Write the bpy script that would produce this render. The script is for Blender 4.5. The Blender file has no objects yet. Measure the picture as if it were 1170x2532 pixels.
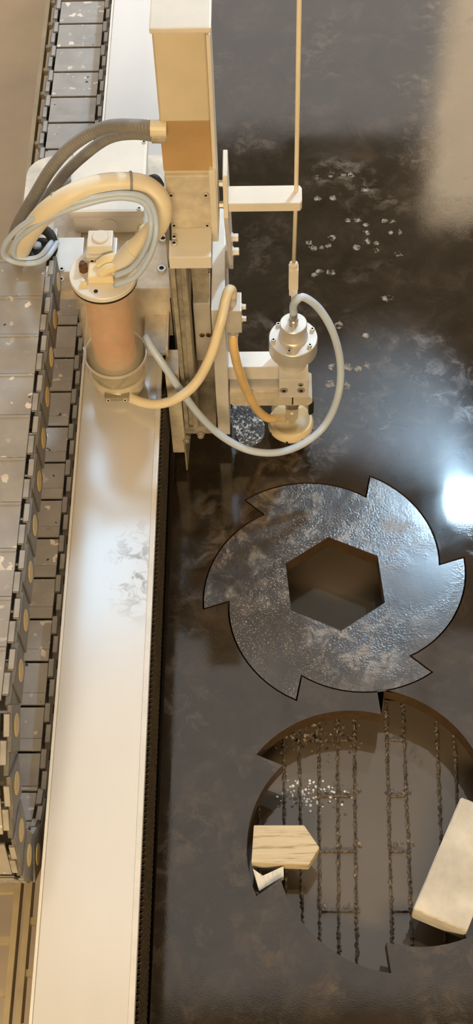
import bpy, bmesh, math, random
from mathutils import Vector, Matrix
from mathutils.geometry import tessellate_polygon

random.seed(7)
S = bpy.context.scene
C = S.collection
PI = math.pi

# ------------------------------------------------------------------ camera
FOC, CX, CY, H = 3490.0, 585.0, 1266.0, 2.29          # focal length in pixels of a 1170x2532 frame, camera height over the plate
_y = Vector((40, -5550, FOC)).normalized()
_d = Vector((95, 2190, FOC)); _d = (_d - _y * _d.dot(_y)).normalized()
_z = -_d
_x = _y.cross(_z)
RM = Matrix((_x, _y, _z))                              # rows: world axes seen in camera space (right, down, forward)
right, down, fwd = RM.col[0].copy(), RM.col[1].copy(), RM.col[2].copy()
cam = bpy.data.cameras.new('camera')
cam.sensor_fit = 'VERTICAL'; cam.sensor_height = 36.0; cam.lens = 36.0 * FOC / 2532.0
cam.clip_start = 0.05; cam.clip_end = 60
co = bpy.data.objects.new('camera', cam); C.objects.link(co)
co.matrix_world = Matrix.Translation((0, 0, H)) @ Matrix((right, -down, -fwd)).transposed().to_4x4()
S.camera = co

def at(x, y, z):
    """point of the place at height z that the photograph shows at x, y"""
    d = RM @ Vector((x - CX, y - CY, FOC)); t = (z - H) / d.z
    return Vector((d.x * t, d.y * t, z))

# ------------------------------------------------------------------ light
S.view_settings.view_transform = 'Standard'
S.view_settings.look = 'None'
S.view_settings.gamma = 1.0
S.view_settings.use_curve_mapping = False
S.view_settings.exposure = 0.0
wd = bpy.data.worlds.new('hall_light'); S.world = wd
wd.use_nodes = True
WB = wd.node_tree.nodes['Background']
WB.inputs[0].default_value = (0.80, 0.53, 0.25, 1)
WB.inputs[1].default_value = 0.43
LAMPS = [  # position, width, depth, radiance, colour, label
    ((.755, 2.93, 2.3), 0.11, 0.125, 860.0, (0.52, 0.77, 1.0), 'low cool white floodlight hung to the right of the machine'),
    ((-1.04, 4.20, 4.5), 0.92, 1.95, 5.6, (0.42, 0.70, 1.0), 'broad cool light panel high up on the left'),
    ((0.62, 5.0, 4.5), 0.7, 0.4, 8.0, (0.75, 0.87, 1.0), 'wide dim floodlight high up at the back'),
    ((-.25, -2.8, 3.2), 2.40, 0.80, 52.0, (1.0, 0.74, 0.42), 'wide warm light panel behind the operator'),
]

# ------------------------------------------------------------------ materials
def new_mat(name):
    m = bpy.data.materials.new(name); m.use_nodes = True
    nt = m.node_tree
    return m, nt, nt.nodes['Principled BSDF']

def noise(nt, scale, detail=6, rough=.55, coord='Object', dist=0, mapping=None, own=False):
    tc = nt.nodes.new('ShaderNodeTexCoord'); n = nt.nodes.new('ShaderNodeTexNoise')
    n.inputs['Scale'].default_value = scale; n.inputs['Detail'].default_value = detail
    n.inputs['Roughness'].default_value = rough; n.inputs['Distortion'].default_value = dist
    if own:                                                # every piece its own stains
        n.noise_dimensions = '4D'
        oi = nt.nodes.new('ShaderNodeObjectInfo'); mu = nt.nodes.new('ShaderNodeMath'); mu.operation = 'MULTIPLY'; mu.inputs[1].default_value = 37.
        nt.links.new(oi.outputs['Random'], mu.inputs[0]); nt.links.new(mu.outputs[0], n.inputs['W'])
    if mapping:
        mp = nt.nodes.new('ShaderNodeMapping'); mp.inputs['Scale'].default_value = mapping
        nt.links.new(tc.outputs[coord], mp.inputs[0]); nt.links.new(mp.outputs[0], n.inputs['Vector'])
    else:
        nt.links.new(tc.outputs[coord], n.inputs['Vector'])
    return n

def ramp(nt, src, stops):
    r = nt.nodes.new('ShaderNodeValToRGB'); e = r.color_ramp.elements
    while len(e) < len(stops): e.new(0.5)
    for k, (p, c) in enumerate(stops):
        e[k].position = p
        e[k].color = (c, c, c, 1) if isinstance(c, (int, float)) else (*c, 1)
    nt.links.new(src, r.inputs[0])
    return r

def mixc(nt, fac, a, b):
    m = nt.nodes.new('ShaderNodeMix'); m.data_type = 'RGBA'
    for inp, v in ((m.inputs[0], fac), (m.inputs[6], a), (m.inputs[7], b)):
        if hasattr(v, 'links'): nt.links.new(v, inp)
        elif isinstance(v, (int, float)): inp.default_value = v
        else: inp.default_value = (*v, 1)
    return m.outputs[2]

def bump(nt, b, src, strength, dist=.002):
    bp = nt.nodes.new('ShaderNodeBump'); bp.inputs['Strength'].default_value = strength
    bp.inputs['Distance'].default_value = dist
    nt.links.new(src, bp.inputs['Height']); nt.links.new(bp.outputs[0], b.inputs['Normal'])

def simple(name, col, rough=.45, metal=0., var=.12, scale=18., bmp=0., spec=.5, fine=None):
    m, nt, b = new_mat(name)
    n = noise(nt, scale)
    lo = tuple(c * (1 - var) for c in col); hi = tuple(min(1, c * (1 + var * .6)) for c in col)
    r = ramp(nt, n.outputs[0], [(.3, lo), (.7, hi)])
    nt.links.new(r.outputs[0], b.inputs['Base Color'])
    b.inputs['Roughness'].default_value = rough; b.inputs['Metallic'].default_value = metal
    b.inputs['Specular IOR Level'].default_value = spec
    if bmp:
        n2 = noise(nt, fine or scale * 12); bump(nt, b, n2.outputs[0], bmp)
    return m

M = {}
M['paint'] = simple('white_paint', (.80, .76, .68), .38, 0, .08, 14, .05)
M['alu'] = simple('satin_aluminium', (.66, .63, .58), .36, .35, .12, 25, .08)
M['alu_bright'] = simple('bright_aluminium', (.76, .74, .70), .45, .2, .08, 30, .05)
M['cast'] = simple('dusty_aluminium', (.72, .65, .53), .5, .2, .22, 35, .15)
M['dusty'] = simple('dusty_steel', (.42, .38, .31), .55, .3, .35, 40, .3)
M['bellows'] = simple('bellows_fabric', (.085, .07, .052), .55, 0, .5, 60)
M['steel'] = simple('steel', (.55, .53, .50), .3, .8, .1, 40)
M['dark'] = simple('black_rubber', (.018, .016, .014), .6, 0, .3)
M['socket'] = simple('socket_shade', (.03, .027, .022), .6, 0, .2)  # shade of the screw recess painted as a dark colour
M['rust'] = simple('rusty_screw', (.17, .085, .035), .7, .2, .4, 200)
M['bolt'] = simple('galvanised_bolt', (.68, .65, .60), .35, .5, .08)
M['cream_hose'] = simple('cream_hose', (.86, .78, .60), .42, 0, .07, 12, .06)
M['abrasive_hose'] = simple('abrasive_hose', (.86, .75, .54), .35, 0, .12, 9, .04)
M['amber_hose'] = simple('amber_hose', (.85, .60, .28), .3, 0, .18, 14, .04)
M['blue_hose'] = simple('pale_blue_hose', (.55, .66, .82), .32, 0, .1, 12)
M['grey_hose'] = simple('grey_hose', (.62, .66, .70), .35, 0, .08, 12)
M['conduit'] = simple('corrugated_conduit', (.26, .25, .235), .5, 0, .2, 25)
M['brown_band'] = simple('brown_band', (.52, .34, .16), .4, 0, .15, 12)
M['cover'] = simple('tan_cover', (.66, .58, .42), .3, .15, .1, 10)
M['chain'] = simple('chain_plastic', (.15, .14, .125), .5, 0, .3, 30, .25)
M['chain_clip'] = simple('chain_clip', (.36, .34, .31), .5, 0, .3, 30, .25)
M['pin'] = simple('chain_pin', (.62, .46, .20), .5, 0, .15, 40)
M['tray'] = simple('tray_steel', (.45, .38, .25), .55, .1, .25, 12, .1)
M['garnet'] = simple('garnet', (.70, .22, .09), .8, 0, .18, 60, .3)
M['guard'] = simple('cream_guard', (.88, .76, .50), .3, 0, .08, 20)
M['tank'] = simple('tank_steel', (.05, .04, .03), .6, .2, .3, 8)
M['floor'] = simple('concrete_floor', (.46, .36, .24), .6, 0, .15, 3, .05)
M['wall'] = simple('plaster_wall', (.5, .47, .43), .8, 0, .1, 2)
M['zip'] = simple('cable_tie', (.30, .29, .27), .5)

# wet mill-scale plate: dark steel with a water film, blotches of dried scale
def plate_mat(name, base, scale_col, film, blot, metal, sparkle, ior=1.75, grain=420., dry=None, lo=.50, glint=.0):
    m, nt, b = new_mat(name)
    n1 = noise(nt, 5.0, 8, .6, dist=.4); n2 = noise(nt, 26.0, 10, .7, dist=.6); n3 = noise(nt, 3.2, 4, .5, mapping=(1.6, .55, 1)); n4 = noise(nt, grain, 3)
    mul = nt.nodes.new('ShaderNodeMath'); mul.operation = 'MULTIPLY'
    nt.links.new(ramp(nt, n1.outputs[0], [(lo, 0.), (lo + .18, 1.)]).outputs[0], mul.inputs[0])
    nt.links.new(ramp(nt, n2.outputs[0], [(.48, 0.), (.62, 1.)]).outputs[0], mul.inputs[1])
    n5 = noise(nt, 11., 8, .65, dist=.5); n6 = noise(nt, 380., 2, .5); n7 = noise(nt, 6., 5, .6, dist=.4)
    c0 = ramp(nt, n5.outputs[0], [(.32, tuple(v * .55 for v in base)), (.55, base), (.72, tuple(v * w for v, w in zip(base, (2.0, 1.85, 1.7))))])
    m2 = nt.nodes.new('ShaderNodeMath'); m2.operation = 'MULTIPLY'; m2.inputs[1].default_value = blot
    nt.links.new(mul.outputs[0], m2.inputs[0])
    cA = mixc(nt, m2.outputs[0], c0.outputs[0], scale_col)
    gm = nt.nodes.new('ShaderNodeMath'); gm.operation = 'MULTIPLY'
    nt.links.new(ramp(nt, n6.outputs[0], [(.60, 0.), (.66, glint)]).outputs[0], gm.inputs[0])  # pale spots painted into the base colour as glints of light
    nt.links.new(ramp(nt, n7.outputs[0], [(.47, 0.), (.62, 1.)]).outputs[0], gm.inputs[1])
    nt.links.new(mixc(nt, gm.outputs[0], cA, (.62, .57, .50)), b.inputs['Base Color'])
    rg = ramp(nt, n3.outputs[0], [(.32, film[0]), (.66, film[1])])
    ra = nt.nodes.new('ShaderNodeMath'); ra.operation = 'MULTIPLY_ADD'; ra.inputs[1].default_value = .22
    nt.links.new(mul.outputs[0], ra.inputs[0]); nt.links.new(rg.outputs[0], ra.inputs[2])
    nt.links.new(ra.outputs[0], b.inputs['Roughness'])
    b.inputs['Metallic'].default_value = metal; b.inputs['IOR'].default_value = ior
    if dry:                                                    # a patch where the film has broken up and dulls the steel
        tc = nt.nodes.new('ShaderNodeTexCoord'); ds = nt.nodes.new('ShaderNodeVectorMath'); ds.operation = 'DISTANCE'
        nt.links.new(tc.outputs['Object'], ds.inputs[0]); ds.inputs[1].default_value = dry
        df = ramp(nt, ds.outputs['Value'], [(.05, .20), (.25, 0.)])
        a2 = nt.nodes.new('ShaderNodeMath'); a2.operation = 'ADD'
        nt.links.new(ra.outputs[0], a2.inputs[0]); nt.links.new(df.outputs[0], a2.inputs[1]); nt.links.new(a2.outputs[0], b.inputs['Roughness'])
    mm = nt.nodes.new('ShaderNodeMath'); mm.operation = 'MULTIPLY'
    nt.links.new(n4.outputs[0], mm.inputs[0])
    nt.links.new(ramp(nt, n1.outputs[0], [(.40, .15), (.60, 1.)]).outputs[0], mm.inputs[1])
    bump(nt, b, mm.outputs[0], sparkle, .0012)
    return m
M['plate'] = plate_mat('wet_steel_plate', (.027, .020, .014), (.22, .165, .11), (.02, .085), .42, .0, .05, 1.5, 420., (.24, 1.72, 0), .49, .03)
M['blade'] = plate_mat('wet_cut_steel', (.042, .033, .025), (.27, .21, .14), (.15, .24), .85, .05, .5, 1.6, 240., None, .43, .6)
M['cutwall'] = simple('cut_edge', (.085, .050, .024), .4, .1, .25, 60, .2)

def water_mat(name, col, scale, strength, rough):
    m, nt, b = new_mat(name)
    n = noise(nt, scale, 4, .5, dist=1.2); n0 = noise(nt, 4, 4)
    r = ramp(nt, n0.outputs[0], [(.3, tuple(c * .85 for c in col)), (.7, tuple(c * 1.15 for c in col))])
    nt.links.new(r.outputs[0], b.inputs['Base Color'])
    b.inputs['Roughness'].default_value = rough; b.inputs['IOR'].default_value = 1.5
    bump(nt, b, n.outputs[0], strength, .004)
    return m
M['water'] = water_mat('murky_water', (.105, .085, .065), 14, .12, .05)
M['splash'] = water_mat('splashing_water', (.06, .065, .07), 160, .9, .10)
def glint_water_mat():
    m, nt, b = new_mat('glinting_water')
    n = noise(nt, 190, 4, .6); n2 = noise(nt, 30, 3)
    mu = nt.nodes.new('ShaderNodeMath'); mu.operation = 'MULTIPLY'
    nt.links.new(ramp(nt, n.outputs[0], [(.50, 0.), (.62, 1.)]).outputs[0], mu.inputs[0])
    nt.links.new(ramp(nt, n2.outputs[0], [(.38, 0.), (.58, 1.)]).outputs[0], mu.inputs[1])
    nt.links.new(mixc(nt, mu.outputs[0], (.05, .055, .06), (.75, .80, .86)), b.inputs['Base Color'])  # pale blotches in the colour imitate light sparkling on the splash
    b.inputs['Roughness'].default_value = .08
    bump(nt, b, n.outputs[0], .9, .003)
    return m
M['splash'] = glint_water_mat()
M['foam'] = simple('white_glints', (.80, .83, .88), .15, 0, .1)  # whitish colour for beads that imitate lamp glints on the water
M['slat'] = simple('wet_slat', (.36, .32, .27), .18, .4, .8, 160, .6)

def bubble_mat():
    m, nt, b = new_mat('water_film')
    b.inputs['Base Color'].default_value = (.75, .66, .52, 1); b.inputs['Roughness'].default_value = .12
    b.inputs['IOR'].default_value = 1.6
    n = noise(nt, 90, 3); b.inputs['Alpha'].default_value = .5
    nt.links.new(ramp(nt, n.outputs[0], [(.42, .0), (.70, .38)]).outputs[0], b.inputs['Alpha'])
    return m
M['bubble'] = bubble_mat()

def clear_mat():
    m, nt, b = new_mat('hazy_acrylic')
    b.inputs['Base Color'].default_value = (.86, .78, .58, 1); b.inputs['Roughness'].default_value = .25
    n = noise(nt, 9, 4)
    nt.links.new(ramp(nt, n.outputs[0], [(.3, .20), (.7, .36)]).outputs[0], b.inputs['Alpha'])
    return m
M['clear'] = clear_mat()

def beam_mat():
    m, nt, b = new_mat('beam_paint')
    n = noise(nt, 6, 5, .5, mapping=(3, .6, 1)); n2 = noise(nt, 42, 10, .7, dist=.8); nb = noise(nt, 9, 3)
    tc = nt.nodes.new('ShaderNodeTexCoord')
    ds = nt.nodes.new('ShaderNodeVectorMath'); ds.operation = 'DISTANCE'
    mp = nt.nodes.new('ShaderNodeMapping'); mp.inputs['Scale'].default_value = (1, .55, 1)
    nt.links.new(tc.outputs['Object'], mp.inputs[0]); nt.links.new(mp.outputs[0], ds.inputs[0])
    ds.inputs[1].default_value = (-.218, 1.17 * .55, .25)       # corroded patch by the right edge
    near = ramp(nt, ds.outputs['Value'], [(.012, 1.), (.062, 0.)])
    ad = nt.nodes.new('ShaderNodeMath'); ad.operation = 'MULTIPLY'
    nt.links.new(near.outputs[0], ad.inputs[0])
    nt.links.new(ramp(nt, n2.outputs[0], [(.50, 0.), (.60, .8)]).outputs[0], ad.inputs[1])
    base = ramp(nt, n.outputs[0], [(.3, (.68, .665, .64)), (.7, (.71, .695, .67))])
    nt.links.new(mixc(nt, ad.outputs[0], base.outputs[0], (.30, .26, .20)), b.inputs['Base Color'])
    b.inputs['Roughness'].default_value = .18
    b.inputs['Metallic'].default_value = .15
    return m
M['beam'] = beam_mat()

def chain_cover_mat():
    m, nt, b = new_mat('chain_cover')
    n = noise(nt, 20, 6, own=True); n2 = noise(nt, 62, 2, .4, own=True); n3 = noise(nt, 7, 3, own=True); n4 = noise(nt, 75, 1, .3, dist=.1, own=True)
    base = ramp(nt, n.outputs[0], [(.3, (.29, .27, .25)), (.7, (.40, .375, .34))])
    mu = nt.nodes.new('ShaderNodeMath'); mu.operation = 'MULTIPLY'
    nt.links.new(ramp(nt, n2.outputs[0], [(.635, 0.), (.66, 1.)]).outputs[0], mu.inputs[0])
    nt.links.new(ramp(nt, n3.outputs[0], [(.42, 0.), (.56, 1.)]).outputs[0], mu.inputs[1])
    c = mixc(nt, mu.outputs[0], base.outputs[0], (.78, .70, .60))
    dk = ramp(nt, n4.outputs[0], [(.23, 1.), (.25, 0.)])
    nt.links.new(mixc(nt, dk.outputs[0], c, (.03, .028, .025)), b.inputs['Base Color'])
    b.inputs['Roughness'].default_value = .5
    bump(nt, b, n.outputs[0], .3, .001)
    return m
M['chain_cover'] = chain_cover_mat()

def wood_mat(name, a, bcol, mapping):
    m, nt, b = new_mat(name)
    n = noise(nt, 14, 6, .6, mapping=mapping)
    r = ramp(nt, n.outputs[0], [(.34, a), (.44, bcol), (.62, tuple(min(1, v * 1.08) for v in bcol))])
    nt.links.new(r.outputs[0], b.inputs['Base Color']); b.inputs['Roughness'].default_value = .6
    bump(nt, b, n.outputs[0], .3, .001)
    return m
M['wood'] = wood_mat('pale_wood', (.36, .27, .16), (.62, .53, .37), (.8, 14, 4))
M['wood2'] = wood_mat('pale_wood_offcut', (.50, .46, .38), (.72, .69, .61), (12, 3, 4))
M['block'] = simple('whitewashed_block', (.62, .59, .52), .7, 0, .25, 16, .8, fine=45)

def emit(name, col, s):
    m, nt, b = new_mat(name)
    b.inputs['Base Color'].default_value = (0, 0, 0, 1)
    b.inputs['Emission Color'].default_value = (*col, 1); b.inputs['Emission Strength'].default_value = s
    return m

# ------------------------------------------------------------------ mesh helpers
def link(name, me, mat, parent=None):
    o = bpy.data.objects.new(name, me); C.objects.link(o)
    for m in (mat if isinstance(mat, (list, tuple)) else [mat]):
        if m.name not in me.materials: me.materials.append(m)
    if parent is not None:
        o.parent = parent
        o.matrix_parent_inverse = Matrix.Translation(-parent.location) if parent.type == 'EMPTY' else Matrix.Identity(4)
    return o

def obj(name, bm, mat, parent=None, smooth=False, angle=None):
    me = bpy.data.meshes.new(name)
    bmesh.ops.recalc_face_normals(bm, faces=bm.faces[:])
    bm.to_mesh(me); bm.free()
    if smooth:
        me.shade_smooth() if hasattr(me, 'shade_smooth') else None
        if angle: me.set_sharp_from_angle(angle=angle)
    return link(name, me, mat, parent)

def tag(o, label, cat, group=None, kind=None):
    if label: o['label'] = label
    if cat: o['category'] = cat
    if group: o['group'] = group
    if kind: o['kind'] = kind
    return o

def thing(name, label, cat, loc=(0, 0, 0), group=None):
    o = bpy.data.objects.new(name, None); C.objects.link(o); o.location = loc
    o.empty_display_size = .03
    return tag(o, label, cat, group)

def box(bm, x0, x1, y0, y1, z0, z1, bev=.0015, mi=0):
    vs = [bm.verts.new((x, y, z)) for z in (z0, z1) for y in (y0, y1) for x in (x0, x1)]
    fs = [bm.faces.new([vs[i] for i in f]) for f in ((0, 2, 3, 1), (4, 5, 7, 6), (0, 1, 5, 4), (2, 6, 7, 3), (0, 4, 6, 2), (1, 3, 7, 5))]
    for f in fs: f.material_index = mi
    if bev:
        es = list({e for f in fs for e in f.edges})
        bmesh.ops.bevel(bm, geom=es, offset=bev, segments=2, affect='EDGES', profile=.6)

def B(*a, **k):
    bm = bmesh.new(); box(bm, *a, **k); return bm

def frame(axis):
    a = Vector(axis).normalized()
    t = Vector((0, 0, 1)) if abs(a.z) < .9 else Vector((1, 0, 0))
    u = t.cross(a).normalized(); v = a.cross(u)
    return u, v, a

def lathe(bm, c, prof, axis=(0, 0, 1), seg=32, mi=None, phase=0.):
    """prof: (radius, height) pairs from bottom to top; mi: material per ring"""
    u, v, a = frame(axis); c = Vector(c); rings = []
    for r, h in prof:
        if r < 1e-6: rings.append([bm.verts.new(c + a * h)])
        else: rings.append([bm.verts.new(c + a * h + (u * math.cos(phase + 2 * PI * k / seg) + v * math.sin(phase + 2 * PI * k / seg)) * r) for k in range(seg)])
    for i in range(len(rings) - 1):
        p, q = rings[i], rings[i + 1]
        for k in range(seg):
            k2 = (k + 1) % seg
            if len(p) == 1 and len(q) == 1: continue
            if len(p) == 1: f = bm.faces.new((p[0], q[k], q[k2]))
            elif len(q) == 1: f = bm.faces.new((p[k], p[k2], q[0]))
            else: f = bm.faces.new((p[k], p[k2], q[k2], q[k]))
            if mi: f.material_index = mi[i]
    if len(rings[0]) > 1: bm.faces.new(rings[0][::-1])
    if len(rings[-1]) > 1: bm.faces.new(rings[-1])

def cyl(bm, c, r, h, axis=(0, 0, 1), seg=32, b=.0012):
    b = min(b, r * .3, h * .3)
    lathe(bm, c, [(r - b, 0), (r, b), (r, h - b), (r - b, h)], axis, seg)

def prism(bm, pts, z0, z1, bev=0):
    lo = [bm.verts.new((p[0], p[1], z0)) for p in pts]; hi = [bm.verts.new((p[0], p[1], z1)) for p in pts]
    n = len(pts)
    fs = [bm.faces.new(lo[::-1]), bm.faces.new(hi)]
    for k in range(n): fs.append(bm.faces.new((lo[k], lo[(k + 1) % n], hi[(k + 1) % n], hi[k])))
    if bev:
        bmesh.ops.bevel(bm, geom=list({e for f in fs for e in f.edges}), offset=bev, segments=2, affect='EDGES')

def catmull(pts, n=10):
    P = [Vector(p) for p in pts]; P = [P[0] * 2 - P[1]] + P + [P[-1] * 2 - P[-2]]; out = []
    for i in range(1, len(P) - 2):
        p0, p1, p2, p3 = P[i - 1:i + 3]
        for k in range(n):
            t = k / n
            out.append(.5 * ((2 * p1) + (p2 - p0) * t + (2 * p0 - 5 * p1 + 4 * p2 - p3) * t * t + (3 * p1 - p0 - 3 * p2 + p3) * t ** 3))
    out.append(P[-2]); return out

def resample(pts, step):
    L = [0.]
    for a, b in zip(pts, pts[1:]): L.append(L[-1] + (b - a).length)
    n = max(2, int(L[-1] / step)); out = []; j = 0
    for k in range(n + 1):
        s = L[-1] * k / n
        while j < len(L) - 2 and L[j + 1] < s: j += 1
        d = L[j + 1] - L[j]
        out.append(pts[j].lerp(pts[j + 1], (s - L[j]) / d if d > 1e-9 else 0))
    return out

def tube(bm, pts, r, seg=14, n=10, smooth_path=True, step=None, ridges=0):
    path = catmull(pts, n) if smooth_path else [Vector(p) for p in pts]
    if step: path = resample(path, step)
    t = (path[1] - path[0]).normalized(); u, v, _ = frame(t); rings = []
    for i, p in enumerate(path):
        t2 = (path[min(i + 1, len(path) - 1)] - path[max(i - 1, 0)]).normalized()
        u = (u - t2 * u.dot(t2)).normalized(); v = t2.cross(u)
        rr = r * (1 + (ridges if i % 4 in (0, 1) else -ridges)) if ridges else r
        rings.append([bm.verts.new(p + (u * math.cos(2 * PI * k / seg) + v * math.sin(2 * PI * k / seg)) * rr) for k in range(seg)])
    for p, q in zip(rings, rings[1:]):
        for k in range(seg): bm.faces.new((p[k], p[(k + 1) % seg], q[(k + 1) % seg], q[k]))
    bm.faces.new(rings[0][::-1]); bm.faces.new(rings[-1])

def screw(parent, p, r=.005, h=.004, axis=(0, 0, 1), mat='bolt', name='screw'):
    bm = bmesh.new()
    lathe(bm, p, [(r, 0), (r, h * .85), (r * .88, h), (r * .5, h), (r * .5, h * .35), (0, h * .35)], axis, 12, [0, 0, 0, 1, 1])
    return obj(name, bm, [M[mat], M['socket']], parent)

def hexbolt(parent, p, r, h, axis, mat='bolt', name='bolt'):
    bm = bmesh.new(); lathe(bm, p, [(r * 1.25, 0), (r * 1.25, h * .2), (r, h * .2), (r, h * .9), (r * .85, h)], axis, 6)
    return obj(name, bm, M[mat], parent)

def plate_with_holes(bm, outer, holes, z0, z1):
    """a slab with real openings; faces: 0 top and bottom, 1 the cut walls"""
    loops = [[Vector((p[0], p[1], 0)) for p in l] for l in [outer] + holes]
    tris = tessellate_polygon(loops); flat = [p for l in loops for p in l]
    hi = [bm.verts.new((p.x, p.y, z1)) for p in flat]; lo = [bm.verts.new((p.x, p.y, z0)) for p in flat]
    for t in tris:
        for vs in ([hi[i] for i in t], [lo[i] for i in reversed(t)]):
            try: bm.faces.new(vs)
            except ValueError: pass
    k0 = 0
    for l in loops:
        n = len(l)
        for k in range(n):
            a, b = k0 + k, k0 + (k + 1) % n
            bm.faces.new((lo[a], lo[b], hi[b], hi[a])).material_index = 1
        k0 += n

def offset(poly, d):
    """move a closed counter-clockwise outline outwards by d"""
    n = len(poly); out = []
    for k in range(n):
        p0, p, p1 = (Vector(poly[(k + j) % n]) for j in (-1, 0, 1))
        e0 = (p - p0).normalized(); e1 = (p1 - p).normalized()
        n0 = Vector((e0.y, -e0.x)); n1 = Vector((e1.y, -e1.x))
        den = max(.5, 1 + n0.dot(n1)); q = p + (n0 + n1) * d / den
        out.append((q.x, q.y))
    return out

def blade_outline(cx, cy, rot, n=14):
    pts = []
    for k in range(6):
        a0 = rot - 60 * k
        for i in range(n + 1):
            s = i / n; a = math.radians(a0 - 61.6 * s); r = .247 - .049 * s ** 1.15
            pts.append((cx + r * math.cos(a), cy + r * math.sin(a)))
    return pts[::-1]                                    # counter-clockwise

# ================================================================== the setting
def struct(name, bm, mat):
    o = obj(name, bm, mat); o['kind'] = 'structure'; return o
struct('floor', B(-6, 6, -3, 6.6, -.95, -.85, bev=0), M['floor'])
wb = bmesh.new()
box(wb, -6, 6, 6.5, 6.7, -.85, .9, 0)
struct('wall_back', wb, M['wall'])
gl = bmesh.new(); box(gl, -6, 1.35, 6.5, 6.6, .9, 3.75, 0)
struct('back_glow_1', gl, emit('grey_wall_glow', (1.0, .92, .84), 2.3))  # unseen glowing panel, added so the plate mirrors a bright back wall
gl = bmesh.new(); box(gl, 1.0, 2.1, 6.3, 6.4, 2.0, 4.3, 0)
struct('back_glow_2', gl, emit('tan_wall_glow', (1.0, .76, .50), 7.5))  # unseen glowing panel, added for the tan reflection on the plate
gl = bmesh.new(); box(gl, -1.2, 1.6, 1.7, 3.75, 5.0, 5.05, 0)
struct('window_3', gl, emit('roof_light', (1.0, .92, .82), 1.6))
rb = bmesh.new(); box(rb, -4, 4, 4.36, 4.48, 4.72, 4.86, 0); box(rb, -4, 4, 4.395, 4.445, 4.62, 4.96, 0)
struct('trim_1', rb, M['tank'])
for i, (p, w, d, s, col, lab) in enumerate(LAMPS):
    t = thing('floodlight', lab, 'lamp', p)
    obj('housing', B(p[0] - w / 2 - .03, p[0] + w / 2 + .03, p[1] - d / 2 - .03, p[1] + d / 2 + .03, p[2] + .006, p[2] + .07, bev=.006), M['dusty'], t)
    obj('diffuser', B(p[0] - w / 2, p[0] + w / 2, p[1] - d / 2, p[1] + d / 2, p[2], p[2] + .006, bev=0), emit('lamp_diffuser', col, s), t)
    hb = bmesh.new(); tube(hb, [Vector(p) + Vector((0, 0, .07)), Vector((p[0], p[1], 4.70))], .015, 8, smooth_path=False)
    obj('hanger', hb, M['dusty'], t)

# ---- water tank under the plate
tk = thing('water_tank', 'dark steel tank under the cut plate', 'tank', (.3, 1.8, -.85))
obj('tank_wall', B(-.215, -.20, .1, 3.7, -.85, -.045, bev=0), M['tank'], tk)
obj('tank_wall', B(.93, .945, .1, 3.7, -.85, -.045, bev=0), M['tank'], tk)
obj('tank_wall', B(-.20, .93, 3.685, 3.7, -.85, -.045, bev=0), M['tank'], tk)
obj('tank_wall', B(-.20, .93, .1, .115, -.85, -.045, bev=0), M['tank'], tk)
wbm = bmesh.new(); box(wbm, -.20, .93, .115, 3.685, -.3, -.090, 0)
tag(obj('tank_water', wbm, M['water']), 'murky grey brown water standing in the cut openings', 'water', kind='stuff')

# ---- slats that carry the plate
sb = thing('slat_bed', 'thin jagged steel slats just breaking the water under the plate', 'slat bed', (.2, .9, -.3))
def slat(x, xt, y0, y1):
    bm = bmesh.new(); n = int((y1 - y0) / .0035); rows = []
    for k in range(n + 1):
        y = y0 + (y1 - y0) * k / n; xx = x + (xt - x) * (y - .83) / .15
        w = random.uniform(.0013, .0042); zt = -.0785 - random.random() ** 2 * .007; dx = random.uniform(-.0012, .0012)
        rows.append([bm.verts.new(q) for q in ((xx - .002, y, -.3), (xx - w + dx, y, -.088), (xx + dx, y, zt), (xx + w + dx, y, -.088), (xx + .002, y, -.3))])
    for a, b in zip(rows, rows[1:]):
        for k in range(4): bm.faces.new((a[k], a[k + 1], b[k + 1], b[k]))
    return obj('slat', bm, M['slat'], sb)
sx = [(.024, .024), (.052, .052), (.084, .087), (.117, .121), (.147, .151), (.206, .210), (.238, .241), (.295, .300), (.326, .331)]
for a, b in sx: slat(a, b, .42, 1.12)
for a in (-.15, -.08, -.02, .39, .45, .52): slat(a, a, .42, 1.12)
def tie(x0, x1, y):
    bm = bmesh.new(); pts = []
    n = max(4, int((x1 - x0) / .004)); rows = []
    for k in range(n + 1):
        x = x0 + (x1 - x0) * k / n; zt = -.081 - random.random() ** 2 * .006; w = random.uniform(.001, .003)
        rows.append([bm.verts.new(q) for q in ((x, y - w, -.1), (x, y, zt), (x, y + w, -.1))])
    for a, b in zip(rows, rows[1:]):
        for k in range(2): bm.faces.new((a[k], a[k + 1], b[k + 1], b[k]))
    obj('cross_tie', bm, M['slat'], sb)
for y in (1.008, .902, .802, .698):
    tie(.206, .240, y)
for y in (.902, .802, .698):
    tie(.084, .150, y)

# ---- the plate with its openings
BC, HC = (.122, 1.284), (.1895, .821)
blade = blade_outline(*BC, 72.0)
hole2 = blade_outline(*HC, 90.0)
kerf = offset(blade, .0030)
def strip(a, b, w):
    a, b = Vector(a), Vector(b); n = (b - a).normalized(); n = Vector((-n.y, n.x)) * w
    return [tuple(a + n), tuple(a - n), tuple(b - n), tuple(b + n)]
cut = strip((-.050, 1.688), (.030, 1.631), .0012)
bm = bmesh.new()
plate_with_holes(bm, [(-.1945, .13), (.90, .13), (.90, 3.66), (-.168, 3.66)], [kerf, hole2, cut], -.035, 0)
tag(obj('steel_plate', bm, [M['plate'], M['cutwall']]), 'large dark wet steel plate with a blade shaped opening', 'steel plate')
hexa = [(BC[0] + .100 * math.cos(math.radians(35 + 60 * k)), BC[1] + .100 * math.sin(math.radians(35 + 60 * k))) for k in range(6)]
bm = bmesh.new(); plate_with_holes(bm, blade, [hexa], -.035, -.0008)
tag(obj('toothed_blade', bm, [M['blade'], M['cutwall']]), 'six toothed steel saw blade with hexagonal hole, freshly cut from the plate', 'saw blade')

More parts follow.
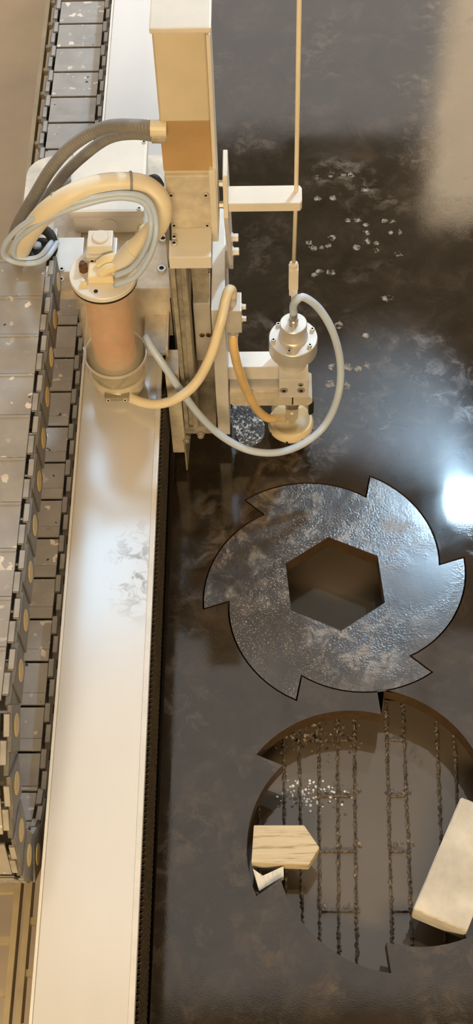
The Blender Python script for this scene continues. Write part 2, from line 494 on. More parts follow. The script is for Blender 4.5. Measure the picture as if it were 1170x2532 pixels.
# ================================================================== beam with its bellows
bt = thing('gantry_beam', 'long pale gantry beam running beside the steel plate', 'beam', (-.266, 1.5, -.85))
obj('beam_body', B(-.335, -.196, -.05, 4.3, .09, .25, bev=.002), M['beam'], bt)
obj('edge_lip', B(-.3395, -.335, -.05, 4.3, .17, .2535, bev=.001), M['paint'], bt)
obj('edge_lip', B(-.2015, -.1925, -.05, 4.3, .236, .2525, bev=.001), M['alu_bright'], bt)
bm = bmesh.new(); rows = []; k = 0; y = .0
while y < 4.2:
    x = -.1955 if k % 2 else -.1875
    rows.append((bm.verts.new((x, y, .092)), bm.verts.new((x, y, .236)))); y += .0045; k += 1
for a, b in zip(rows, rows[1:]): bm.faces.new((a[0], b[0], b[1], a[1]))
bl = obj('bellows', bm, M['bellows'], bt); bl['kind'] = 'stuff'
obj('support_leg', B(-.32, -.22, .02, .12, -.85, .09, bev=.003), M['tray'], bt)
obj('support_leg', B(-.32, -.22, 4.1, 4.2, -.85, .09, bev=.003), M['tray'], bt)

# ================================================================== cable chain
CW = .133; PITCH = .0805; CXC = -.4195; R = .175; YC = .845; ZL = .135
ch = thing('cable_chain', 'dusty grey cable drag chain folded back on itself beside the beam', 'cable chain', (CXC, 1.5, .09))
def mesh_of(bm, mats):
    me = bpy.data.meshes.new('link'); bmesh.ops.recalc_face_normals(bm, faces=bm.faces[:]); bm.to_mesh(me); bm.free()
    for m in mats: me.materials.append(m)
    return me
hw = CW / 2; hh = .034
def side_mesh(s):                      # one side wall: x across, y along the chain, z outwards
    bm = bmesh.new()
    a, b = sorted((s * hw, s * (hw - .007))); box(bm, a, b, -.050, .014, -hh, hh, .002)
    a, b = sorted((s * (hw - .003), s * (hw - .011))); box(bm, a, b, .004, .046, -hh * .98, hh * .98, .002)
    for z in (hh, -hh):                # clips that lock the covers
        a, b = sorted((s * (hw - .002), s * (hw - .0115))); z0, z1 = sorted((z * .96, z * 1.09))
        box(bm, a, b, -.038, -.006, z0, z1, .0012, 1)
        a, b = sorted((s * (hw - .006), s * (hw - .016))); box(bm, a, b, -.002, .032, z0 * .985, z1 * .985, .0012, 1)
    return mesh_of(bm, [M['chain'], M['chain_clip']])
def cover_mesh():
    bm = bmesh.new(); w = hw - .0165
    box(bm, -w, w, -.0395, .0385, hh - .004, hh + .001, .001); box(bm, -w, w, -.041, -.036, hh - .001, hh + .0025, .0008)
    return mesh_of(bm, [M['chain_cover']])
def bar_mesh(y0, y1, z):
    bm = bmesh.new(); w = hw - .0165
    box(bm, -w, w, y0, y1, z - .004, z, .0012)
    return mesh_of(bm, [M['chain_cover']])
def pin_mesh(s):
    bm = bmesh.new()
    lathe(bm, (s * (hw - .001), -.022, 0), [(.0165, 0), (.0165, .0018), (.0150, .0026), (.0, .0026)], (s, 0, 0), 20)
    return mesh_of(bm, [M['pin']])
CM, SL, SR, PL, PR = cover_mesh(), side_mesh(-1), side_mesh(1), pin_mesh(-1), pin_mesh(1)
IB = bar_mesh(-.030, .025, -hh + .004 + .0); IN = bar_mesh(.029, .050, -hh + .0025)
def chain_pose(s):                     # s from the carriage end along the chain
    y0 = 1.585; L1 = y0 - YC
    if s < L1: return Vector((CXC, y0 - s, ZL + 2 * R)), Vector((0, -1, 0)), Vector((0, 0, 1))
    s -= L1
    if s < PI * R:
        a = s / R; return Vector((CXC, YC - R * math.sin(a), ZL + R + R * math.cos(a))), Vector((0, -math.cos(a), -math.sin(a))), Vector((0, -math.sin(a), math.cos(a)))
    s -= PI * R
    return Vector((CXC, YC + s, ZL)), Vector((0, 1, 0)), Vector((0, 0, -1))
k = 0
while True:
    p, t, n = chain_pose(k * PITCH + .01)
    if p.y > 4.0: break
    x = t.cross(n)
    lo = bpy.data.objects.new('link', CM); C.objects.link(lo); lo.parent = ch
    lo.matrix_parent_inverse = Matrix.Translation(-ch.location)
    lo.matrix_basis = Matrix.Translation(p) @ Matrix((x, t, n)).transposed().to_4x4()
    for nm, me in (('side_wall', SL), ('side_wall', SR), ('pin', PL), ('pin', PR), ('inner_bar', IB), ('inner_bar', IN)):
        c = bpy.data.objects.new(nm, me); C.objects.link(c); c.parent = lo
    k += 1

# ---- tray under the chain
tr = thing('cable_tray', 'tan ladder tray on stands under the cable chain', 'cable tray', (-.42, 1.5, -.85))
for x in (-.520, -.402, -.384): obj('rail', B(x - .005, x + .005, .0, 4.2, .06, .088, bev=.001), M['tray'], tr)
for k in range(52):
    y = .04 + k * .08
    obj('rung', B(-.516, -.406, y, y + .010, .066, .080, bev=0), M['tray'], tr)
    obj('rung', B(-.380, -.3405, y + .03, y + .040, .066, .080, bev=0), M['tray'], tr)
for y in (.1, 2.0, 3.9): obj('stand', B(-.50, -.42, y, y + .06, -.85, .06, bev=.002), M['tray'], tr)

# ================================================================== carriage
cg = thing('gantry_carriage', 'tan carriage straddling the beam with a tall square column', 'carriage', (-.28, 1.75, .25))
pl = []
for cx, cy, a0 in ((-.405, 1.955, 90), ):
    for k in range(7): a = math.radians(a0 + 15 * k); pl.append((cx + .047 * math.cos(a), cy + .047 * math.sin(a)))
pl = [(-.172, 1.667), (-.172, 2.002)] + pl + [(-.452, 1.70), (-.40, 1.667)]
bm = bmesh.new(); prism(bm, pl, .358, .385, .0015); obj('saddle_plate', bm, M['cast'], cg)
obj('bearing_block', B(-.236, -.174, 1.668, 1.98, .2535, .358), M['cast'], cg)
obj('bearing_block', B(-.336, -.29, 1.70, 1.98, .2545, .358), M['cast'], cg)
for q in ((403, 593), (400, 667)): screw(cg, at(*q, .385), .0088, .005)
# Z axis housing
obj('base_block', B(-.1565, -.0885, 1.54, 1.72, .578, .605, bev=.002), M['paint'], cg)
obj('back_plate', B(-.172, -.099, 1.665, 1.83, .10, .578), M['dusty'], cg)
col = obj('column', B(-.158, -.0825, 1.607, 1.665, .605, .99, bev=.003), M['cover'], cg)
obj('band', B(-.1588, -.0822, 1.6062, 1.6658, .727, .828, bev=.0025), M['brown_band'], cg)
obj('column_cap', B(-.1605, -.0745, 1.600, 1.672, .99, 1.0, bev=.003), M['paint'], cg)
obj('column_foot', B(-.1575, -.083, 1.602, 1.67, .605, .722, bev=.004), M['cast'], cg)
obj('edge_strip', B(-.0825, -.0765, 1.603, 1.66, .605, .985, bev=.001), M['paint'], cg)
obj('edge_strip', B(-.0885, -.0785, 1.598, 1.665, .578, .735, bev=.001), M['paint'], cg)
for x, z in ((-.1495, .683), (-.095, .682), (-.149, .616), (-.0955, .615)): screw(cg, (x, 1.602, z), .0045, .004, (0, -1, 0))
for q in ((431, 590), (431, 605)): screw(cg, at(*q, .605), .0052, .005)
obj('side_strip', B(-.183, -.158, 1.545, 1.60, .05, .298, bev=.002), M['cast'], cg)
for x0, x1, y0 in ((-.1565, -.149, 1.548), (-.149, -.140, 1.556), (-.140, -.131, 1.548)):
    obj('rail_profile', B(x0, x1, y0, 1.665, .125, .578, bev=.001), M['dusty'], cg)
bm = bmesh.new(); rows = []; z = .432; k = 0
while z < .578:
    y = 1.600 if k % 2 else 1.608
    rows.append((bm.verts.new((-.127, y, z)), bm.verts.new((-.099, y, z)))); z += .0045; k += 1
for a, b in zip(rows, rows[1:]): bm.faces.new((a[0], a[1], b[1], b[0]))
zb = obj('column_bellows', bm, M['dusty'], cg); zb['kind'] = 'stuff'
obj('slide_block', B(-.128, -.0985, 1.594, 1.664, .272, .430, bev=.002), M['alu'], cg)
for x in (-.1155, -.104): screw(cg, (x, 1.594, .345), .0048, .0022, (0, -1, 0), 'rust')
obj('foot_plate', B(-.165, -.0985, 1.555, 1.70, .098, .118, bev=.002), M['dusty'], cg)
hexbolt(cg, (-.156, 1.552, .092), .006, .012, (0, -1, 0), 'dusty'); hexbolt(cg, (-.128, 1.553, .100), .006, .008, (0, -1, 0), 'dusty')
bm = bmesh.new(); prism(bm, [(-.160, 1.535), (-.157, 1.535), (-.153, 1.62), (-.156, 1.62)], .004, .098); obj('wiper', bm, M['dusty'], cg)
# bracket that drags the chain
obj('chain_bracket', B(-.372, -.322, 1.655, 1.735, .44, .446, bev=.001), M['alu_bright'], cg)
obj('chain_bracket', B(-.372, -.366, 1.600, 1.735, .40, .470, bev=.001), M['alu'], cg)
obj('bracket_post', B(-.35, -.325, 1.69, 1.73, .385, .44, bev=.001), M['cast'], cg)
for q in ((153, 667), (152, 692)): screw(cg, at(*q, .446), .0052, .003)
obj('reservoir_tab', B(-.222, -.180, 1.580, 1.668, .306, .313, bev=.001), M['cast'], cg)
obj('reservoir_tab', B(-.181, -.177, 1.580, 1.668, .300, .325, bev=.001), M['cast'], cg)

# ---- black grommet where the cables enter the chain
g = thing('cable_grommet', 'black rubber cable grommet at the end of the chain', 'grommet', (-.40, 1.69, .44))
bm = bmesh.new(); c = at(100, 607, .50); ring = [c + Vector((math.cos(a) * .022, math.sin(a) * .026, .012 * math.sin(a))) for a in [2 * PI * k / 24 for k in range(25)]]
tube(bm, ring, .0085, 10, smooth_path=False); obj('ring', bm, M['dark'], g, True)
bm = bmesh.new(); lathe(bm, c + Vector((0, 0, -.03)), [(.022, 0), (.022, .026), (.010, .028), (.0, .026)], seg=20); obj('core', bm, M['dark'], g, True)
bm = bmesh.new(); lathe(bm, c + Vector((-.006, .0, -.006)), [(.008, 0), (.008, .008), (.005, .010), (0, .010)], seg=16); obj('cable_end', bm, M['grey_hose'], g, True)

# ================================================================== junction box
jb = thing('junction_box', 'pale electrical junction box with screwed lid on the carriage', 'junction box', (-.287, 1.89, .385))
obj('body', B(-.350, -.222, 1.800, 1.976, .3855, .428, bev=.006), M['paint'], jb)
obj('lid', B(-.357, -.2185, 1.796, 1.981, .4285, .446, bev=.006), M['paint'], jb)
bm = bmesh.new(); lathe(bm, (-.286, 1.8, .407), [(.017, 0), (.017, .0015), (.0155, .002), (.0, .002)], (0, -1, 0), 28); obj('knockout', bm, M['paint'], jb)
for q in ((192, 352), (356, 352), (344, 516), (186, 516)): screw(jb, at(*q, .446), .0042, .0018)
obj('foot_tab', B(-.362, -.338, 1.784, 1.800, .3855, .391, bev=.001), M['paint'], jb)
obj('foot_tab', B(-.240, -.216, 1.784, 1.800, .3855, .391, bev=.001), M['paint'], jb)
bm = bmesh.new(); lathe(bm, (-.226, 1.80, .402), [(.008, 0), (.008, .012), (.006, .013), (.006, .022)], (0, -1, .2), 6); obj('cable_gland', bm, M['guard'], jb)
bm = bmesh.new(); tube(bm, [Vector((-.2185, 1.90, .42)), Vector((-.203, 1.90, .424)), Vector((-.192, 1.89, .41))], .007, 10); obj('plug', bm, M['dark'], jb)

# ================================================================== abrasive reservoir
RX, RY = -.2672, 1.556
rv = thing('abrasive_reservoir', 'hazy clear cylinder of reddish garnet with a white lid', 'reservoir', (RX, RY, .2535))
bm = bmesh.new(); lathe(bm, (RX, RY, 0), [(.030, .2545), (.045, .262), (.0475, .285), (.0475, .300)], seg=48); obj('base_cup', bm, M['cast'], rv, True, .6)
bm = bmesh.new(); lathe(bm, (RX, RY, 0), [(.0535, .300), (.055, .302), (.055, .338), (.0535, .340)], seg=48); obj('base_ring', bm, M['clear'], rv, True, .6)
bm = bmesh.new(); lathe(bm, (RX, RY, 0), [(.0485, .3395), (.0525, .3405), (.0525, .541), (.049, .541), (.049, .3415), (.0485, .3395)], seg=56)
obj('acrylic_tube', bm, M['clear'], rv, True, .6)
bm = bmesh.new(); lathe(bm, (RX, RY, 0), [(.037, .3405), (.037, .50), (.027, .512), (.0, .518)], seg=40); obj('garnet_fill', bm, M['garnet'], rv, True, .6)
bm = bmesh.new(); lathe(bm, (RX, RY, 0), [(.0555, .3405), (.0565, .343), (.0555, .346), (.053, .346), (.053, .3405), (.0555, .3405)], seg=48); obj('clamp_ring', bm, M['alu'], rv, True, .6)
bm = bmesh.new(); lathe(bm, (RX, RY, 0), [(.0545, .538), (.0552, .5385), (.0552, .5425), (.0545, .543)], seg=56); obj('gasket', bm, M['dark'], rv, True, .6)
bm = bmesh.new(); lathe(bm, (RX, RY, 0), [(.055, .543), (.0560, .544), (.0560, .5515), (.0548, .553)], seg=56); obj('lid', bm, M['paint'], rv, True, .6)
obj('valve_plate', B(-.295, -.245, 1.573, 1.615, .553, .573, bev=.002), M['alu_bright'], rv)
obj('valve_block', B(-.291, -.250, 1.578, 1.613, .573, .592, bev=.002), M['paint'], rv)
bm = bmesh.new(); cyl(bm, (-.270, 1.597, .592), .0135, .004, seg=28); obj('valve_cap', bm, M['paint'], rv)
for x in (-.285, -.257): screw(rv, (x, 1.573, .563), .0052, .003, (0, -1, .5))
bm = bmesh.new(); lathe(bm, (-.2995, 1.561, .553), [(.0075, 0), (.0075, .014), (.005, .015), (.005, .020)], seg=6); obj('drain_nut', bm, M['rust'], rv)
obj('fitting_block', B(-.290, -.248, 1.532, 1.566, .553, .569, bev=.003), M['guard'], rv)
for (a, b, r) in (((-.272, 1.556, .572), (-.244, 1.560, .584), .0085), ((-.268, 1.538, .572), (-.244, 1.542, .580), .0085)):
    bm = bmesh.new(); tube(bm, [Vector(a), (Vector(a) + Vector(b)) / 2 + Vector((0, 0, .004)), Vector(b)], r, 8); obj('elbow_fitting', bm, M['guard'], rv, True, .7)
bm = bmesh.new(); lathe(bm, (-.297, 1.530, .553), [(.006, 0), (.006, .006), (.003, .007), (.003, .012)], seg=6); obj('bleed_nut', bm, M['guard'], rv)
bm = bmesh.new(); cyl(bm, (-.277, 1.516, .5528), .0035, .0012, seg=12, b=0); obj('vent_hole', bm, M['dark'], rv)
obj('outlet_clamp', B(-.290, -.246, 1.500, 1.513, .277, .287, bev=.001), M['dusty'], rv)
for x in (-.283, -.253): screw(rv, (x, 1.500, .282), .0038, .002, (0, -1, .3))
bm = bmesh.new(); prism(bm, [(-.325, 1.565), (-.319, 1.545), (-.317, 1.547), (-.3195, 1.567)], .300, .350); obj('side_clip', bm, M['grey_hose'], rv)

# ================================================================== cutting head
hd = thing('cutting_head', 'pale metal water jet cutting head on a vertical plate over the steel', 'cutting head', (.0, 1.65, .008))
obj('mounting_plate', B(-.097, -.0735, 1.587, 1.827, .05, .42, bev=.0015), M['alu_bright'], hd)
def yz_plate(bm, pts, x0, x1):
    lo = [bm.verts.new((x0, *p)) for p in pts]; hi = [bm.verts.new((x1, *p)) for p in pts]; n = len(pts)
    fs = [bm.faces.new(lo), bm.faces.new(hi[::-1])] + [bm.faces.new((lo[k], lo[(k + 1) % n], hi[(k + 1) % n], hi[k])) for k in range(n)]
    bmesh.ops.bevel(bm, geom=list({e for f in fs for e in f.edges}), offset=.001, segments=1, affect='EDGES')
bm = bmesh.new(); yz_plate(bm, [(1.725, .37), (1.765, .37), (1.668, .712), (1.610, .712), (1.590, .64)], -.068, -.0605); obj('bracket_plate', bm, M['paint'], hd)
obj('spacer', B(-.0735, -.068, 1.725, 1.762, .372, .418, bev=0), M['alu'], hd)
for p in ((-.0605, 1.700, .478), (-.0605, 1.714, .428)): hexbolt(hd, p, .0075, .012, (1, 0, 0))
for p in ((-.068, 1.628, .678), (-.068, 1.612, .648)): hexbolt(hd, p, .0055, .008, (-1, 0, 0))
bm = bmesh.new(); prism(bm, [(-.0605, 1.600), (.053, 1.600), (.0565, 1.606), (.0565, 1.634), (.053, 1.640), (-.0605, 1.640)], .643, .661, .001)
obj('tube_arm', bm, M['paint'], hd)
obj('arm', B(-.0735, .021, 1.619, 1.656, .183, .220), M['alu_bright'], hd)
bm = bmesh.new()
xzp = [(-.072, .165), (-.072, .132), (-.066, .123), (.078, .123), (.084, .131), (.084, .143), (.076, .150), (.076, .165)]
lo = [bm.verts.new((x, 1.602, z)) for x, z in xzp]; hi = [bm.verts.new((x, 1.662, z)) for x, z in xzp]; n = len(xzp)
bm.faces.new(lo); bm.faces.new(hi[::-1])
for k in range(n): bm.faces.new((lo[k], lo[(k + 1) % n], hi[(k + 1) % n], hi[k]))
obj('lower_arm', bm, M['cast'], hd)
obj('arm_ledge', B(-.072, .021, 1.606, 1.660, .165, .1705, bev=.001), M['alu'], hd)
obj('clamp_block', B(.021, .0752, 1.588, 1.660, .1655, .220), M['alu_bright'], hd)
obj('slit', B(.0455, .0482, 1.6012, 1.603, .126, .150, bev=0), M['dark'], hd)
for x, z, r in ((.030, .190, .0075), (.062, .190, .0075), (.061, .207, .005)): screw(hd, (x, 1.588, z), r, .0025, (0, -1, 0), 'dusty')
AX, AY = .0468, 1.628
bm = bmesh.new(); lathe(bm, (AX, AY, 0), [(.026, .220), (.026, .262)], seg=40); obj('neck', bm, M['alu'], hd, True, .6)
bm = bmesh.new(); lathe(bm, (AX, AY, 0), [(.0425, .258), (.0442, .260), (.0442, .2935), (.0430, .295)], seg=56); obj('flange', bm, M['alu'], hd, True, .6)
bm = bmesh.new(); lathe(bm, (AX, AY, 0), [(.0265, .295), (.0265, .301), (.0245, .303), (.0245, .3335), (.0232, .335)], seg=48); obj('boss', bm, M['alu'], hd, True, .6)
for a in (136, 196, 258, 322, 22, 80):
    screw(hd, (AX + .0375 * math.cos(math.radians(a)), AY + .0375 * math.sin(math.radians(a)), .295), .0042, .007)
bm = bmesh.new(); lathe(bm, (AX, AY - .003, .335), [(.0085, 0), (.0085, .012), (.0070, .014), (.0070, .030)], seg=20); obj('hose_fitting', bm, M['steel'], hd, True, .6)
bm = bmesh.new(); lathe(bm, (AX, AY + .012, .335), [(.0075, 0), (.0075, .012), (.004, .014)], seg=6); obj('tube_nut', bm, M['bolt'], hd)
# nozzle with its splash guard
bm = bmesh.new(); lathe(bm, (AX, AY - .008, 0), [(.006, .035), (.006, .060), (.0125, .063), (.0125, .085), (.010, .088), (.010, .100), (.014, .103), (.014, .123)], seg=28); obj('nozzle_collet', bm, M['steel'], hd, True, .5)
bm = bmesh.new(); lathe(bm, (AX - .002, AY, 0), [(.0385, .042), (.0375, .120), (.0355, .120), (.0365, .044), (.0385, .042)], seg=44); obj('splash_sleeve', bm, M['clear'], hd, True, .5)
bm = bmesh.new(); lathe(bm, (AX - .002, AY, 0), [(.043, .022), (.0445, .024), (.0445, .034), (.041, .042), (.030, .046), (.0, .046)], seg=44); obj('guard_disc', bm, M['guard'], hd, True, .5)
bm = bmesh.new(); lathe(bm, (AX - .001, AY, 0), [(.033, .008), (.036, .010), (.038, .022)], seg=40); obj('guard_skirt', bm, M['tray'], hd, True, .5)
for a in (-100, -60, -20, -150): 
    bm = bmesh.new(); cyl(bm, (AX - .002 + .0445 * math.cos(math.radians(a)), AY + .0445 * math.sin(math.radians(a)), .0265), .0022, .001, (math.cos(math.radians(a)), math.sin(math.radians(a)), 0), 10, 0); obj('rivet', bm, M['dark'], hd)
bm = bmesh.new(); prism(bm, [(.0775, 1.612), (.0795, 1.605), (.088, 1.610), (.0865, 1.625), (.0785, 1.630)], .085, .124, .001); obj('rubber_flap', bm, M['dark'], hd)

# ---- high pressure tube with its coupling
ht = thing('pressure_tube', 'thin rigid cream tube rising straight up from the cutting head', 'tube', (AX, AY + .008, .345))
bm = bmesh.new(); tube(bm, [Vector((.0455, AY, .488)), Vector((.0475, AY, .66)), Vector((.0465, AY, 1.40))], .0034, 12, smooth_path=False); obj('upper_tube', bm, M['cream_hose'], ht, True)
bm = bmesh.new(); tube(bm, [Vector((.0455, AY + .010, .347)), Vector((.0455, AY + .004, .42))], .0034, 12, smooth_path=False); obj('lower_tube', bm, M['paint'], ht, True)
obj('coupling', B(.0372, .0538, AY - .008, AY + .0085, .432, .482, bev=.0015), M['paint'], ht)
bm = bmesh.new(); lathe(bm, (.0455, AY + .001, 0), [(.0055, .410), (.0085, .413), (.0085, .428), (.0065, .432)], seg=6); obj('lower_nut', bm, M['paint'], ht)
bm = bmesh.new(); lathe(bm, (.0455, AY, 0), [(.0082, .482), (.0082, .490), (.006, .493)], seg=6); obj('upper_nut', bm, M['paint'], ht)

# ---- abrasive manifold on the mounting plate
mf = thing('hose_manifold', 'small tan hose block bolted to the mounting plate', 'hose fitting', (-.06, 1.6, .36))
obj('block', B(-.0733, -.0445, 1.584, 1.627, .362, .42, bev=.001), M['alu'], mf)
for z in (.408, .376): hexbolt(mf, (-.0445, 1.604, z), .0052, .008, (1, 0, 0))
bm = bmesh.new(); lathe(bm, (-.0605, 1.603, .42), [(.0085, 0), (.0085, .016), (.0098, .017), (.0098, .020), (.008, .021)], seg=20); obj('barb', bm, M['alu'], mf, True, .5)
bm = bmesh.new(); lathe(bm, (-.060, 1.592, .362), [(.0085, 0), (.0085, .010), (.0095, .011), (.0095, .014)], (0, 0, -1), 20); obj('nipple', bm, M['alu'], mf, True, .5)

# ================================================================== hoses
def hose(name, label, pts, r, mat, cat='hose', step=.006, ridges=0, seg=14, group=None):
    bm = bmesh.new(); path = [p if isinstance(p, Vector) else (Vector(p[1:]) if p[0] == 'w' else at(*p)) for p in pts]
    tube(bm, path, r, seg, step=step if not ridges else .0016, ridges=ridges)
    return tag(obj(name, bm, mat, None, True), label, cat, group)
bigp = [(292, 668, .565), (325, 626, .600), (362, 590, .630), (395, 548, .660), (398, 500, .690), (365, 463, .710), (315, 452, .720), (240, 458, .722), (170, 485, .715), (110, 528, .68), (70, 580, .605), (48, 622, .535), (37, 648, .49), ('w', -.432, 1.605, .482), ('w', -.432, 1.56, .482)]
big = hose('thick_hose', 'thick cream hose arching from the reservoir lid to the cable chain', bigp, .0165, M['cream_hose'], seg=20)
bm = bmesh.new(); pth = catmull([at(*p) for p in bigp[:3]], 8)
tube(bm, pth[:11], .0185, 18, smooth_path=False); obj('hose_collar', bm, M['paint'], big, True, .6)
for q0, q1, q2 in (((320, 452, .720), (326, 452, .7195), 0), ((143, 502, .702), (150, 497, .705), 0)):
    a, b = at(*q0), at(*q1); ax = (b - a).normalized()
    bm = bmesh.new(); lathe(bm, a, [(.0172, 0), (.0182, .0004), (.0182, .0036), (.0172, .004)], ax, 24); obj('cable_tie', bm, M['zip'], big)
hose('air_line', 'inner thin pale blue air line curling beside the thick hose', [(286, 683, .583), (330, 660, .605), (362, 612, .65), (374, 560, .69), (364, 512, .708), (330, 492, .715), (265, 492, .715), (160, 522, .70), (85, 560, .66), (42, 596, .60), (36, 630, .55), (62, 640, .54), (98, 634, .54), (122, 606, .535), (128, 598, .50)], .0046, M['blue_hose'], 'air line', seg=10)
hose('air_line', 'outer thin pale blue air line looping wide past the chain end', [(284, 706, .578), (335, 684, .605), (372, 630, .65), (387, 565, .69), (374, 506, .712), (335, 481, .72), (262, 483, .72), (150, 511, .705), (62, 553, .66), (18, 595, .60), (8, 628, .555), (30, 646, .54), (75, 652, .54), (112, 640, .54), (138, 606, .53), (140, 600, .50)], .0046, M['blue_hose'], 'air line', seg=10)
hose('corrugated_conduit', 'upper dark corrugated conduit arching from the column over the junction box', [(394, 318, .815), (335, 311, .80), (260, 315, .76), (185, 355, .71), (128, 415, .65), (85, 485, .585), (52, 540, .53), (35, 580, .46)], .0096, M['conduit'], 'conduit', ridges=.10)
hose('corrugated_conduit', 'lower dark corrugated conduit tucked under the upper one', [(394, 338, .79), (330, 331, .76), (266, 343, .72), (200, 391, .66), (152, 440, .61), (107, 505, .55), (76, 553, .50), (58, 588, .45)], .0085, M['conduit'], 'conduit', ridges=.10)
hose('corrugated_conduit', 'short dark corrugated conduit entering the side of the junction box', [(184, 448, .425), (150, 456, .455), (118, 484, .49), (95, 522, .50), (78, 575, .46)], .0092, M['conduit'], 'conduit', ridges=.10)
gl = thing('conduit_gland', 'pale threaded gland where the conduits enter the column', 'cable gland', (-.17, 1.65, .78))
bm = bmesh.new(); p = at(392, 318, .815); tube(bm, [p + Vector((-.012, 0, .001)), p + Vector((.012, 0, 0))], .0125, 14); obj('sleeve', bm, M['cream_hose'], gl)
bm = bmesh.new(); p = at(392, 338, .79); tube(bm, [p + Vector((-.010, 0, .001)), p + Vector((.012, 0, 0))], .0105, 14); obj('sleeve', bm, M['dusty'], gl)
hose('abrasive_hose', 'cream abrasive hose hanging from the reservoir to the hose block', [('w', -.268, 1.506, .283), (300, 962, .276), (328, 986, .275), (380, 999, .282), (432, 988, .30), (482, 950, .325), (520, 882, .37), (545, 800, .425), (558, 742, .452), (566, 718, .463), ('w', -.0605, 1.603, .452), ('w', -.0605, 1.603, .438)], .0088, M['abrasive_hose'])
hose('amber_hose', 'amber hose drooping from the hose block to the nozzle', [('w', -.060, 1.592, .352), (578, 860, .322), (590, 912, .262), (610, 966, .18), (636, 1012, .105), (662, 1034, .07), (690, 1034, .062), ('w', .034, 1.614, .066)], .0084, M['amber_hose'])
hose('signal_hose', 'pale blue grey hose looping in a wide circle around the cutting head', [('w', AX, AY - .003, .362), ('w', AX - .001, AY - .004, .385), (733, 743, .412), (752, 735, .415), (790, 764, .385), (824, 823, .335), (842, 900, .27), (836, 980, .205), (803, 1052, .15), (750, 1097, .13), (685, 1119, .125), (615, 1113, .135), (548, 1078, .165), (492, 1025, .22), (442, 958, .285), (405, 903, .325), (380, 866, .345), (358, 830, .36)], .0070, M['blue_hose'])

hose('sensor_wire', 'thin dark wire curling down from the thick hose to the carriage', [(392, 518, .665), (408, 526, .668), (420, 552, .645), (422, 596, .60), (419, 660, .47)], .0018, M['dark'], 'wire', seg=6)
# ================================================================== blocks in the opening
zt = -.008
pw = [at(x, y, zt) for x, y in ((628, 2040), (752, 2040), (790, 2095), (764, 2138), (622, 2133))]
bm = bmesh.new(); prism(bm, [(p.x, p.y) for p in reversed(pw)], -.0345, zt, .001)
tag(obj('wooden_block', bm, M['wood']), 'small pale wooden block with a pointed end lying in the opening', 'wood block')
pw = [at(x, y, -.014) for x, y in ((625, 2147), (650, 2166), (701, 2141), (702, 2166), (641, 2203))]
bm = bmesh.new(); prism(bm, [(p.x, p.y) for p in reversed(pw)], -.0345, -.014, .0005)
tag(obj('wooden_offcut', bm, M['wood2']), 'whitish triangular wood offcut wedged beside the pointed wooden block', 'wood offcut')
A, Bp, Cp = at(1140, 1970, .014), at(1022, 2247, .014), at(1155, 2303, .014)
D = A + Cp - Bp
bm = bmesh.new(); prism(bm, [(q.x, q.y) for q in (A, Bp, Cp, D)], -.0345, .014, .002)
bmesh.ops.subdivide_edges(bm, edges=[e for e in bm.edges if e.calc_length() > .03], cuts=14, use_grid_fill=True)
for v in bm.verts:
    if v.co.z > .0: v.co.z += random.uniform(-.0012, .0008)
tag(obj('rough_block', bm, M['block']), 'large rough whitish block leaning across the right side of the opening', 'block')

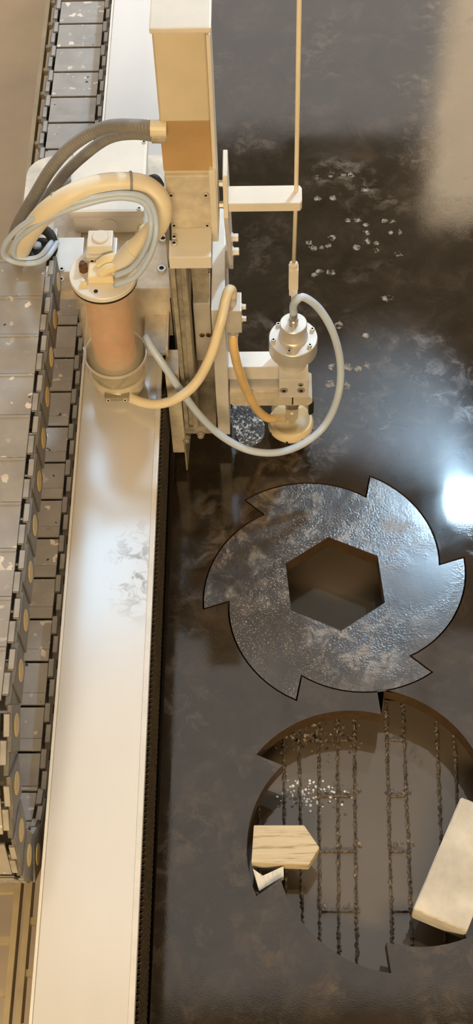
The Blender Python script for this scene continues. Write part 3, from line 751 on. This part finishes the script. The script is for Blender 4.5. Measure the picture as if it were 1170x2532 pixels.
# ================================================================== water on the plate
bub = [(785, 438, 9), (818, 433, 11), (850, 432, 8), (868, 434, 9), (905, 470, 10), (785, 492, 10), (823, 490, 10), (764, 600, 9), (776, 614, 10), (795, 612, 7), (812, 608, 9), (822, 588, 10), (860, 545, 8), (884, 545, 9), (905, 556, 8), (908, 576, 9), (909, 598, 10), (882, 612, 11), (931, 602, 8), (931, 620, 8), (952, 546, 9), (974, 549, 9), (966, 575, 7), (987, 574, 8), (984, 628, 10), (778, 680, 9), (790, 672, 10), (818, 674, 12), (952, 738, 9), (966, 736, 8), (838, 805, 12), (862, 908, 12), (886, 912, 10), (820, 908, 10), (815, 950, 12), (858, 955, 10), (908, 905, 9), (905, 830, 9)]
for x, y, r in bub:
    c = at(x, y, .0006); rr = r * .00078; bm = bmesh.new()
    lathe(bm, c, [(rr, 0), (rr * .96, rr * .12), (rr * .84, rr * .16), (rr * .70, rr * .05), (0, rr * .04)], seg=18)
    for k in range(3):
        a = random.uniform(0, 2 * PI); q = c + Vector((math.cos(a), math.sin(a), 0)) * rr * random.uniform(.7, 1.3)
        lathe(bm, q, [(rr * .25, 0), (rr * .2, rr * .15), (0, rr * .2)], seg=8)
    tag(obj('water_bubble', bm, M['bubble'], None, True), 'small clear water bubble on the dark plate beyond the cutting head', 'bubble', 'water bubbles on the plate')
# splashing pool beside the nozzle
bm = bmesh.new(); o0 = at(612, 1046, 0); NX, NY = 60, 90; vg = {}
for i in range(NX + 1):
    for j in range(NY + 1):
        u, v = i / NX * 2 - 1, j / NY * 2 - 1
        r = math.sqrt((u * 1.0 + .18 * math.sin(v * 3)) ** 2 + v * v)
        if r < .97:
            e = max(0, 1 - r); hgt = .0008 + min(1, e * 3) * (.0008 + .0042 * random.random() ** 3 * (1 if e > .15 else .2))
            vg[i, j] = bm.verts.new((o0.x + u * .034, o0.y + v * .062, hgt))
for (i, j) in list(vg):
    if all(k in vg for k in ((i + 1, j), (i, j + 1), (i + 1, j + 1))): bm.faces.new([vg[i, j], vg[i + 1, j], vg[i + 1, j + 1], vg[i, j + 1]])
tag(obj('splash_pool', bm, M['splash'], None, True), 'sparkling water splashing beside the nozzle', 'water', kind='stuff')
# foam along the slats in the opening, some whitish beads imitating glints
bm = bmesh.new()
def fb(x, y, r, mi=0):
    c = at(x, y, -.090); lathe(bm, c, [(r, 0), (r * .9, r * .45), (r * .5, r * .8), (0, r * .9)], seg=8, mi=[mi] * 3)
for k in range(170):
    a = random.gauss(0, 1); fb(770 + a * 62, 1822 - .00035 * (a * 62) ** 2 * 2 + random.gauss(0, 16) + abs(a) * 6, random.uniform(.0015, .0042))
for k in range(150): fb(random.gauss(765, 46), random.gauss(1962, 20), random.uniform(.0010, .0034), int(random.random() < .55))
for x, y in ((850, 1960), (886, 1953), (886, 2090), (860, 2240), (968, 1957), (1008, 1955), (838, 2092), (800, 2242), (980, 2090), (1018, 2090)):
    for k in range(5): fb(x + random.gauss(0, 6), y + random.gauss(0, 4), random.uniform(.002, .0045))
tag(obj('foam', bm, [M['bubble'], M['foam']], None, True), 'foam, drops and painted glint beads gathered along the slats in the opening', 'foam', kind='stuff')
